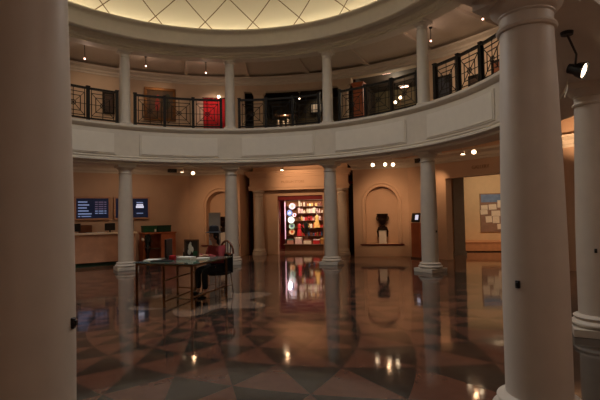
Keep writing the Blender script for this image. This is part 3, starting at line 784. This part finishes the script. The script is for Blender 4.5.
for s in (-1, 1):
    sh = jv((.035, s*.17, .93), .058, che); el = jv((.10, s*.235, .70), .045, sh); wr = jv((.385, s*.13, .822), .028, el)
    pm = jv((.44, s*.11, .817), (.036, .016), wr)
    for k, (dy, ln) in enumerate(((-.027, .062), (-.009, .072), (.009, .068), (.027, .052))):
        a = jv((.475, s*(.108)+dy, .816), .0095, pm); b = jv((.475+ln*.6, s*.105+dy*1.15, .812), .0085, a); jv((.475+ln, s*.102+dy*1.2, .803), .0075, b)
    th = jv((.42, s*.11-s*.04, .812), .011, wr); jv((.455, s*.06, .806), .009, th)
    hp = jv((.03, s*.095, .50), .09, pel); kn = jv((.42, s*.11, .49), .06, hp); an = jv((.40, s*.11, .10), .038, kn)
    ft = jv((.46, s*.115, .045), .038, an); jv((.58, s*.12, .035), .03, ft)
body = skin_mesh('body', V, Eg, Rr, M['skin'], t)
# face on the same head: nose, eyes, mouth, ears
mb = MB(); mb.sphere((.178, 0, 1.175), .014, 8, 6, (1.1, .9, 1.7)); mb.build('nose', M['skin'], t)
for s in (-1, 1):
    mb = MB(); mb.sphere((.163, s*.034, 1.20), .011, 8, 6, (.7, 1.3, .9)); mb.build('eye', M['hair'], t)
    mb = MB(); mb.sphere((.085, s*.088, 1.185), .02, 8, 6, (.7, .4, 1.4)); mb.build('ear', M['skin'], t)
mb = MB(); mb.sphere((.165, 0, 1.125), .01, 8, 6, (.6, 2.4, .7)); mb.build('mouth', M['redtop'], t)
mb = MB(); mb.sphere((.06, 0, 1.20), .105, 20, 14, (.95, .95, 1.08)); mb.sphere((.01, 0, 1.07), .075, 14, 10, (.8, 1.0, 1.5))
hairo = mb.build('hair', M['hair'], t)
V2 = [(-.02, 0, .50), (.0, 0, .66), (.03, 0, .85), (.042, 0, .965), (.035, -.172, .93), (.098, -.24, .70), (.36, -.142, .815), (.035, .172, .93), (.098, .24, .70), (.36, .142, .815)]
skin_mesh('red_top', V2, [(0, 1), (1, 2), (2, 3), (2, 4), (4, 5), (5, 6), (2, 7), (7, 8), (8, 9)], [(.175, .135), (.155, .12), (.178, .132), (.1, .092), .082, .064, .044, .082, .064, .044], M['redtop'], t)
V3 = [(-.02, 0, .53)]; E3 = []; R3 = [(.18, .135)]
for s in (-1, 1):
    b = len(V3); V3 += [(.03, s*.1, .505), (.42, s*.112, .495), (.40, s*.112, .11)]; R3 += [.115, .08, .056]; E3 += [(0, b), (b, b+1), (b+1, b+2)]
skin_mesh('trousers', V3, E3, R3, M['trouser'], t)
for s in (-1, 1):
    mb = MB(); mb.sphere((.49, s*.117, .04), .05, 12, 8, (2.3, .9, .8)); mb.build('shoe', M['black'], t)
mb = MB(); mb.lathe([(.1, 1.245), (.105, 1.275), (.185, 1.262), (.19, 1.268), (.11, 1.292), (.102, 1.36), (.09, 1.40), (.05, 1.415), (1e-4, 1.405)], 28, (.075, 0, 0))
mb.build('hat', M['navy'], t)

# ------------------------------------------------------------------ gallery beyond the right doorway
mb = MB(); mb.span((4.6, 11.55, 0), (12.5, 11.75, 3.3)); struct('wall_far_gallery', mb, mat('far_gallery_wall', (222, 190, 146), .8, var=.03), smooth=0)
mb = MB(); mb.span((4.5, 9.2, 0), (4.7, 11.6, 3.3)); mb.span((12.3, 2, 0), (12.5, 11.6, 3.3)); mb.span((9.3, 2.5, 0), (12.5, 2.7, 3.3)); struct('wall_far_gallery_side', mb, M['wall'], smooth=0)
mb = MB(); mb.span((4.5, 2.5, 3.2), (12.5, 11.7, 3.3)); mb2 = MB()
poly = [(4.4, 9.3), (5.0, D1-5.0+.25), (9.4, D1-9.4+.25), (12.5, 2.6), (12.5, 11.7), (4.4, 11.7)]
mb2.prism(poly, 3.2, 3.3); struct('ceiling_far_gallery', mb2, M['ceil'], smooth=0)
mb = MB(); mb.span((5.86, 9.2, 0), (6.24, 9.5, 3.2)); mb.span((5.82, 9.16, 0), (6.28, 9.54, .12)); struct('trim_90', mb, M['grey'], smooth=0)
mb = MB(); mb.span((4.72, 9.3, 0), (5.86, 9.42, 3.2)); struct('wall_far_return', mb, M['wall'], smooth=0)
t = thing('display_platform', 'low orange wooden platform below the framed collage', 'platform', (8.6, 11.03, 0))
mb = MB(); mb.span((-2.3, -.5, .04), (2.6, .5, .36)); mb.build('body', M['platform'], t)
mb = MB(); mb.span((-2.32, -.52, .36), (2.62, .51, .40)); mb.build('top', M['platform'], t, bevel=.005)
mb = MB(); mb.span((-2.25, -.44, 0), (2.55, .5, .04)); mb.build('toe_kick', M['dark'], t)
t = thing('collage_panel', 'large brown collage panel of pinned pale papers beyond the right doorway', 'artwork', (8.04, 11.54, .74))
M['cbrown'] = mat('collage_brown', (150, 118, 98), .8, var=.12); M['cblue'] = mat('collage_blue', (116, 136, 168), .8, var=.2, scale=8)
mb = MB(); mb.span((-.82, -.05, 0), (.82, 0, 1.58)); mb.build('board', M['cbrown'], t)
mb = MB(); mb.span((-.78, -.055, 1.22), (.78, -.05, 1.54)); mb.build('blue_band', M['cblue'], t)
for x, z, w, h in ((-.66, 1.0, .26, .2), (-.34, 1.02, .3, .22), (-.02, 1.14, .26, .3), (-.68, .82, .28, .2), (-.22, .76, .34, .22), (.14, .92, .26, .24), (-.5, .52, .24, .26), (-.22, .5, .26, .28), (-.02, .22, .32, .22), (.2, .6, .22, .26), (.3, 1.2, .2, .3), (.5, .9, .3, .26), (.56, .5, .26, .22)):
    mb = MB(); mb.box((x, -.058, z), (w, .012, h), Matrix.Rotation(random.uniform(-.08, .08), 3, 'Y')); mb.build('pinned_paper', M['cream'], t)
light('AREA', 'light_far_gallery', (7.4, 9.2, 3.1), 34, (1, .77, .54), (7.9, 11.6, 1.0), .5)
wash('light_platform', (7.3, 8.3, 2.9), (7.4, 10.6, .1), 50, 60)
light('AREA', 'light_far_gallery_b', (9.6, 7.0, 3.1), 20, (1, .70, .42), (9.6, 8.5, 0), .5)

# ------------------------------------------------------------------ the shop behind the portal
mb = MB(); mb.span((-2.2, 13.0, 0), (2.6, 13.2, 2.9)); mb.span((-2.3, 9.85, 0), (-2.2, 13.2, 2.9)); mb.span((2.6, 9.85, 0), (2.7, 13.2, 2.9)); struct('wall_shop', mb, M['shopred'], smooth=0)
mb = MB(); mb.span((-2.3, 9.8, 2.8), (2.7, 13.2, 2.9)); struct('ceiling_shop', mb, M['shopred'], smooth=0)
mb = MB(); mb.span((-.93, 9.70, 2.2), (.93, 9.86, 2.37)); tag(mb.build('valance', M['shopred']), 'dark red valance across the top of the shop doorway', 'valance')
def shelving(name, label, loc, rz, w, h, levels, back, depth=.42):
    t = thing(name, label, 'shelf', loc, rz)
    mb = MB(); mb.span((-w/2, depth-.03, 0), (w/2, depth, h)); mb.build('back_panel', back, t)
    for s in (-1, 1):
        mb = MB(); mb.span((s*w/2-.015, 0, 0), (s*w/2+.015, depth, h)); mb.build('side_panel', M['rwood'], t)
    for z in levels:
        mb = MB(); mb.span((-w/2, 0, z-.02), (w/2, depth-.03, z)); mb.build('shelf_board', M['bwood'], t)
LV = (.62, .98, 1.32, 1.66, 1.98, 2.28)
shelving('display_shelving', 'wide lit shelving along the back of the shop', (.25, 12.1, 0), 0, 2.9, 2.4, LV, M['shopback'])
shelving('side_shelving', 'dark red shelving at the left inside the shop doorway', (-1.58, 10.9, 0), rad(62), 1.3, 2.2, (.5, .9, 1.3, 1.7), M['rwood'], .36)
t = thing('neon_tube', 'pink glowing upright tube at the left of the shop display', 'lamp', (-1.13, 11.85, 0))
mb = MB(); mb.tube([(0, 0, .5), (0, 0, 2.16)], .022, 10); mb.build('tube', M['neon'], t)
for z in (.0, 2.16):
    mb = MB(); mb.lathe([(.03, z), (.03, z+(.5 if z == 0 else .06))], 12); mb.build('cap', M['chrome'], t)
PAL = [(224, 176, 96), (214, 92, 48), (196, 40, 44), (232, 196, 190), (240, 224, 196), (120, 60, 40), (70, 90, 120), (210, 150, 130), (90, 120, 96), (180, 120, 60)]
PM = [mat('ware_%d' % i, c, .45, var=.12, scale=18) for i, c in enumerate(PAL)]
def bottle(p, h, r): return MB().lathe([(1e-4, 0), (r, 0), (r, h*.55), (r*.4, h*.75), (r*.4, h*.97), (r*.45, h), (1e-4, h)], 12)
def vase(p, h, r): return MB().lathe([(1e-4, 0), (r*.5, 0), (r, h*.45), (r*.5, h*.8), (r*.7, h), (r*.6, h), (1e-4, h*.9)], 14)
def boxw(p, h, r): return MB().span((-r, -r*.7, 0), (r, r*.7, h))
def bag(p, h, r):
    mb = MB().span((-r, -r*.4, 0), (r, r*.4, h*.8)); mb.tube([(-r*.5, 0, h*.78), (-r*.3, 0, h), (r*.3, 0, h), (r*.5, 0, h*.78)], .008, 6); return mb
KIND = {'bottle': bottle, 'vase': vase, 'gift_box': boxw, 'gift_bag': bag}
GL = {'bottle': 'small coloured bottle on the crowded lit shop shelves', 'vase': 'small coloured vase on the crowded lit shop shelves', 'gift_box': 'small coloured box on the crowded lit shop shelves', 'gift_bag': 'small coloured bag on the crowded lit shop shelves'}
protos = {}
rs = random.Random(11)
rowpal = {2.28: (0, 4, 0), 1.98: (0, 4, 5, 0), 1.66: (1, 2, 3, 4, 3), 1.32: (5, 2, 0, 3, 7), .98: (1, 5, 0, 2, 4), .62: (5, 9, 6, 2)}
for z in LV[:-1]:
    x = -.62
    while x < 1.15:
        kd = rs.choice(list(KIND)); c = rs.choice(rowpal[z]); r = rs.uniform(.032, .06); h = rs.uniform(.12, .27)
        if (kd, c) not in protos:
            o = KIND[kd](None, .22, .065).build(kd, PM[c]); protos[(kd, c)] = o
        else:
            o = protos[(kd, c)].copy(); COL.objects.link(o)
        o.scale = (r/.065, r/.065, h/.22); o.location = (x+.08, 12.1+rs.uniform(.1, .2), z+.003)
        tag(o, GL[kd], kd.replace('_', ' '), 'small %ss on the back shop shelves' % kd.replace('_', ' '))
        x += r*2+rs.uniform(.008, .03)
for i, (z, y) in enumerate(((.5, 0), (.9, 0), (1.3, 0), (1.7, 0))):      # wares on the side shelves
    for k in range(4):
        kd = ('gift_box', 'vase')[(i+k) % 2]; c = (2, 1, 5, 2)[(i+k) % 4]
        o = protos.get((kd, c))
        if o is None: o = KIND[kd](None, .22, .065).build(kd, PM[c]); protos[(kd, c)] = o
        else: o = o.copy(); COL.objects.link(o)
        u = -.48+.32*k; p = Vector((-1.58, 10.9, z+.003))+Matrix.Rotation(rad(62), 3, 'Z') @ Vector((u, .16, 0))
        o.location = p; o.scale = (1.1, 1.1, 1.05); tag(o, 'dim reddish %s on the side shelving inside the shop doorway' % kd.replace('_', ' '), kd.replace('_', ' '), 'reddish %ss on the side shelving' % kd.replace('_', ' '))
# plate tower
t0 = thing('plate_rack', 'slim black rack holding the column of round plates', 'rack', (-.85, 11.92, 0))
mb = MB(); mb.lathe([(.14, 0), (.14, .03)], 16); mb.tube([(0, .05, .03), (0, .05, 2.12)], .014, 8); mb.build('pole', M['iron'], t0)
for i, (x, z, r, c, lb) in enumerate(((.06, 1.98, .15, (222, 214, 232), 'pale lilac plate at the top of the plate column'), (-.06, 1.68, .13, (96, 132, 190), 'blue and white plate second from top of the plate column'),
        (.16, 1.58, .09, (240, 214, 220), 'pinkish plate right of the blue plate'), (.0, 1.36, .16, (196, 226, 220), 'pale teal plate in the middle of the plate column'),
        (.03, 1.08, .14, (150, 196, 170), 'green plate low on the plate column'), (.03, .82, .13, (236, 196, 140), 'cream yellow plate at the bottom of the plate column'))):
    mt = mat('plate_%d' % i, c, .3, var=.1, scale=20)
    t = thing('plate', lb, 'plate', (-.85+x, 11.88, z)); R = Matrix.Rotation(rad(80), 3, 'X')
    mb = MB(); mb.lathe([(1e-4, .0), (r*.6, 0), (r, .03), (r, .038), (r*.6, .012), (1e-4, .012)], 24, (0, 0, 0), R, caps=False); mb.build('dish', mt, t)
    mb = MB(); mb.lathe([(1e-4, .016), (r*.45, .016), (r*.45, .02), (1e-4, .02)], 20, (0, 0, 0), R, caps=False); mb.build('motif', [PM[3], M['paper'], PM[2], M['paper'], PM[6], PM[1]][i], t)
t = thing('potted_plant', 'dark spiky plant silhouetted against the lit shop shelves', 'plant', (-.14, 11.6, .42))
mb = MB(); mb.lathe([(1e-4, 0), (.09, 0), (.12, .22), (.11, .22), (1e-4, .2)], 16); mb.build('pot', M['bwood'], t)
mb = MB()
for i in range(30):
    a = rs.uniform(0, 2*PI); e = rs.uniform(.2, 1.3); d = Vector((math.sin(a)*math.cos(e), math.cos(a)*math.cos(e), math.sin(e))); p = Vector((0, 0, .2))
    L = rs.uniform(.28, .46); s = d.cross(Vector((0, 0, 1))).normalized()*.035
    q = p+d*L*.6+Vector((0, 0, .25)); mb.add([p, q-s, q+s, p+d*L+Vector((0, 0, .28))], [(0, 1, 2), (1, 3, 2)])
mb.build('leaves', M['leaf'], t, smooth=0)
t = thing('low_table', 'low brown wooden table of goods at the front of the shop', 'table', (-.1, 11.5, 0))
mb = MB(); mb.span((-1.0, -.3, .26), (1.1, .25, .30)); mb.build('tabletop', M['bwood'], t, bevel=.006)
mb = MB(); mb.span((-.92, -.24, 0), (1.02, .24, .26)); mb.build('base', M['bwood'], t)
for x, w, h, c, lb in ((-.42, .15, .30, 3, 'pink and white box on the low shop table'), (-.02, .17, .2, 4, 'cream box in the middle of the low shop table'), (.38, .14, .2, 2, 'red box at the right of the low shop table'), (-.8, .13, .22, 7, 'tan box at the left of the low shop table'), (.72, .14, .26, 9, 'brown box at the right end of the low shop table')):
    t = thing('gift_box', lb, 'gift box', (x, 11.36, .30)); mb = MB(); mb.span((-w, -.1, 0), (w, .1, h*.8)); mb.build('body', PM[c], t, bevel=.006)
    mb = MB(); mb.span((-w-.005, -.105, h*.8), (w+.005, .105, h)); mb.build('lid', PM[(c+1) % 10], t, bevel=.006)
for x, z, c, lb in ((.32, 1.0, 0, 'golden dress form hanging at the shop display'), (.72, 1.35, 3, 'pale pink garment hanging at the right of the shop display'), (-.5, .62, 2, 'red garment hanging beside the plate column')):
    t = thing('garment', lb, 'garment', (x, 11.97, z)); mb = MB()
    mb.lathe([(.13, 0), (.1, .2), (.06, .4), (.09, .5), (.03, .56)], 14, (0, 0, 0), Matrix.Diagonal(Vector((1, .4, 1)))); mb.build('dress', PM[c], t)
    mb = MB(); mb.tube([(0, 0, .55), (0, .02, .60), (0, .08, .62)], .006, 6); mb.build('hook', M['chrome'], t)
light('AREA', 'light_shop', (.1, 10.9, 2.72), 105, (1, .80, .62), (.1, 12.2, 1.1), 1.4)
light('POINT', 'light_shop_tube', (-.9, 11.6, 1.6), 7, (1, .7, .8), None, .1)

# ------------------------------------------------------------------ upper gallery furnishings
def picture(name, label, az0, az1, z0, z1, frame, art, fw=.09, R=9.37, extra=()):
    az = (az0+az1)/2; p = pol(R, az); t = thing(name, label, 'picture', (p.x, p.y, z0), zrot(az))
    w = R*math.sin(rad((az1-az0)/2)); h = z1-z0; mb = MB()
    for a, b in (((-w, 0), (w, fw)), ((-w, h-fw), (w, h)), ((-w, fw), (-w+fw, h-fw)), ((w-fw, fw), (w, h-fw))): mb.span((a[0], -.09, a[1]), (b[0], -.0, b[1]))
    mb.build('frame', frame, t, bevel=.012)
    mb = MB(); mb.span((-w+fw, -.05, fw), (w-fw, -.02, h-fw)); mb.build('canvas', art, t)
    for nm, m_, shp in extra:
        mb = MB()
        for x, z, a, b in shp: mb.sphere((x, -.05, z), 1, 12, 8, (a, .008, b))
        mb.build(nm, m_, t)
    return t
M['art1'] = mat('art_dark_olive', (84, 62, 38), .6, var=.35, scale=4); M['art2'] = mat('art_blue_grey', (58, 62, 72), .6, var=.35, scale=4)
M['art3'] = mat('art_rust', (128, 74, 44), .6, var=.4, scale=6); M['art4'] = mat('art_brown', (70, 52, 42), .6, var=.3, scale=6)
M['artred'] = mat('art_red_figure', (150, 52, 48), .7, var=.2); M['artgreen'] = mat('art_green_figure', (46, 54, 38), .7, var=.2)
picture('gilt_painting', 'large gilt framed dark painting behind the left balcony railing', -36.7, -29.5, 5.34, 6.62, M['gold'], M['art1'], .11,
        extra=(('red_figure', M['artred'], ((-.1, .62, .09, .26), (-.08, .95, .05, .06))), ('green_figure', M['artgreen'], ((.22, .68, .16, .24), (.28, .95, .1, .12)))))
picture('framed_print', 'small dark framed print at the far left of the upper gallery', -45.6, -43.2, 5.45, 6.25, M['iron'], M['art4'], .06)
picture('framed_painting', 'dark bluish framed painting left of the two right upper pictures', 33.4, 37.4, 5.05, 6.2, M['iron'], M['art2'], .07)
picture('framed_painting', 'brown framed painting in the middle of the right upper wall', 41.2, 44.4, 5.15, 5.95, M['iron'], M['art4'], .06)
picture('framed_painting', 'rust orange framed painting beside the big foreground column, upper wall', 46.2, 49.5, 5.4, 6.2, M['iron'], M['art3'], .07)
az = -20.4; p = pol(9.34, az); t = thing('red_banner', 'bright red hanging panel on the upper wall beside a slim column', 'banner', (p.x, p.y, 4.7), zrot(az))
mb = MB(); n = 24; w = .42
pts = [(-w+2*w*i/n, -.02-.02*math.sin(i*1.3)) for i in range(n+1)]
mb.add([(x, y, 0) for x, y in pts]+[(x, y, 1.62) for x, y in pts], [(i, i+1, n+2+i, n+1+i) for i in range(n)]); o = mb.build('cloth', M['red'], t, smooth=80)
sm = o.modifiers.new('thick', 'SOLIDIFY'); sm.thickness = .012
mb = MB(); mb.tube([(-w-.04, -.02, 1.63), (w+.04, -.02, 1.63)], .018, 8); mb.build('rod', M['iron'], t)
az = -19.2; p = pol(9.25, az); t = thing('picture_light', 'small white lamp glowing at the top of the red panel', 'lamp', (p.x, p.y, 6.36), zrot(az))
mb = MB(); mb.tube([(0, .14, .06), (0, .0, .08), (0, -.03, .03)], .012, 8); mb.build('arm', M['iron'], t)
mb = MB(); mb.sphere((0, -.04, 0), .06, 14, 10); mb.build('bulb', M['lens'], t)
# columns dividing the dark upper room from the gallery
def up_pillar(label, az, w, m_):
    p = pol(9.5, az); t = thing('pilaster', label, 'pilaster', (p.x, p.y, 4.48), zrot(az)); mb = MB()
    mb.span((-w/2, -.12, .1), (w/2, .12, 2.0)); mb.build('shaft', m_, t)
    mb = MB(); mb.span((-w/2-.04, -.16, 0), (w/2+.04, .16, .1)); mb.build('base', m_, t)
    mb = MB(); mb.span((-w/2-.03, -.15, 2.0), (w/2+.03, .15, 2.06)); mb.span((-w/2-.06, -.18, 2.06), (w/2+.06, .18, 2.14)); mb.build('capital', m_, t)
up_pillar('square upper pilaster at the left of the dark room, right of a slim column', -9.5, .40, M['upwall'])
up_pillar('square upper pilaster just right of the slim column over the shop', 11.6, .30, M['upwall'])
up_pillar('reddish square upper pilaster beside the olive room', 15.2, .36, M['owood'])
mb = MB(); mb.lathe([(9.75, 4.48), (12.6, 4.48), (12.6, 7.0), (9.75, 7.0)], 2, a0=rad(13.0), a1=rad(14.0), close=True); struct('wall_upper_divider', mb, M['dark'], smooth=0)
# lit case, lit picture, lamps in the upper rooms
p = pol(11.2, -4.4); t = thing('display_case', 'low display case holding a row of lit pale vessels, dark upper room', 'display case', (p.x, p.y, 4.484), zrot(-4.4))
mb = MB(); mb.span((-.5, -.25, 0), (.5, .25, .98)); mb.build('base', M['bwood'], t)
mb = MB(); mb.span((-.5, -.25, 1.5), (.5, .25, 1.54)); mb.build('top', M['bwood'], t)
mb = MB()
for sx in (-.48, .48):
    for sy in (-.23, .23): mb.bar((sx, sy, .98), (sx, sy, 1.5), .02)
mb.build('case_frame', M['iron'], t)
for i in range(4):
    q = p+Matrix.Rotation(zrot(-4.4), 3, 'Z') @ Vector((-.36+.24*i, 0, 0)); o = vase(None, .34-.05*(i % 2), .085).build('vase', M['cream']); o.location = (q.x, q.y, 5.469)
    tag(o, ('leftmost', 'second', 'third', 'rightmost')[i]+' pale vessel in the lit case of the dark upper room', 'vase')
light('POINT', 'light_case', (p.x, p.y-.1, 5.94), 6, (1, .74, .5), None, .05)
picture('lit_picture', 'pale picture glowing under a lamp in the dark upper room', .2, 2.7, 6.30, 6.78, M['iron'], M['cream'], .05, R=12.5)
q = pol(12.0, 1.5); wash('light_picture', (q.x, q.y-.2, 6.95), tuple(pol(12.5, 1.5, 6.5)), 9, 80, (1, .8, .62))
q = pol(11.2, -1.2); t = spot_lamp('tiny white spotlight high in the dark upper room', (q.x, q.y, 6.72), (.1, -.8, -.4), 7.02, .04)
for i, (az, R, lb) in enumerate(((20.8, 9.95, 'flat white ceiling lamp nearest the railing, olive upper room'), (20.6, 12.2, 'flat white ceiling lamp deeper in the olive upper room'))):
    q = pol(R, az); t = thing('ceiling_lamp', lb, 'lamp', (q.x, q.y, 7.02), zrot(az))
    mb = MB(); mb.span((-.2, -.14, -.04), (.2, .14, 0)); mb.build('housing', M['lampw'], t)
    mb = MB(); mb.span((-.17, -.11, -.048), (.17, .11, -.04)); mb.build('diffuser', M['lensr'], t)
for az, z, lb in ((21.4, 5.95, 'left globe lamp glowing above the gilt cabinet, olive upper room'), (22.6, 6.10, 'right globe lamp glowing above the gilt cabinet, olive upper room')):
    q = pol(10.6, az); t = thing('globe_lamp', lb, 'lamp', (q.x, q.y, 5.407), 0)
    mb = MB(); mb.lathe([(.08, 0), (.08, .02), (.015, .05), (.012, z-5.46), (.03, z-5.44)], 12); mb.build('stand', M['brass'], t)
    mb = MB(); mb.sphere((0, 0, z-5.4), .06, 14, 10); mb.build('globe', M['lens'], t)
q = pol(10.7, 22.0); t = thing('gilt_cabinet', 'low gilt cabinet lit from above in the olive upper room', 'cabinet', (q.x, q.y, 4.484), zrot(22))
mb = MB(); mb.span((-.7, -.22, .08), (.7, .22, .86)); mb.build('body', M['gold'], t)
mb = MB(); mb.span((-.74, -.26, .86), (.74, .26, .92)); mb.build('top', M['gold'], t)
for sx in (-.6, .6):
    for sy in (-.16, .16):
        mb = MB(); mb.span((sx-.04, sy-.04, 0), (sx+.04, sy+.04, .08)); mb.build('foot', M['gold'], t)
light('POINT', 'light_globes', tuple(pol(10.4, 22, 6.2)), 9, (1, .8, .55), None, .08)
light('POINT', 'light_olive', tuple(pol(11.0, 21, 6.7)), 22, (1, .85, .6), None, .1)

# ------------------------------------------------------------------ world and view
w = bpy.data.worlds.new('world'); sc.world = w; w.use_nodes = True
w.node_tree.nodes['Background'].inputs[0].default_value = (.02, .018, .017, 1); w.node_tree.nodes['Background'].inputs[1].default_value = .3
sc.view_settings.view_transform = 'Standard'; sc.view_settings.look = 'None'; sc.view_settings.gamma = 1; sc.view_settings.use_curve_mapping = False
sc.view_settings.exposure = 0.0
sc.cycles.max_bounces = 10; sc.cycles.diffuse_bounces = 6; sc.cycles.glossy_bounces = 5; sc.cycles.transmission_bounces = 6
sc.cycles.use_denoising = True
sc.cycles.sample_clamp_indirect = 4
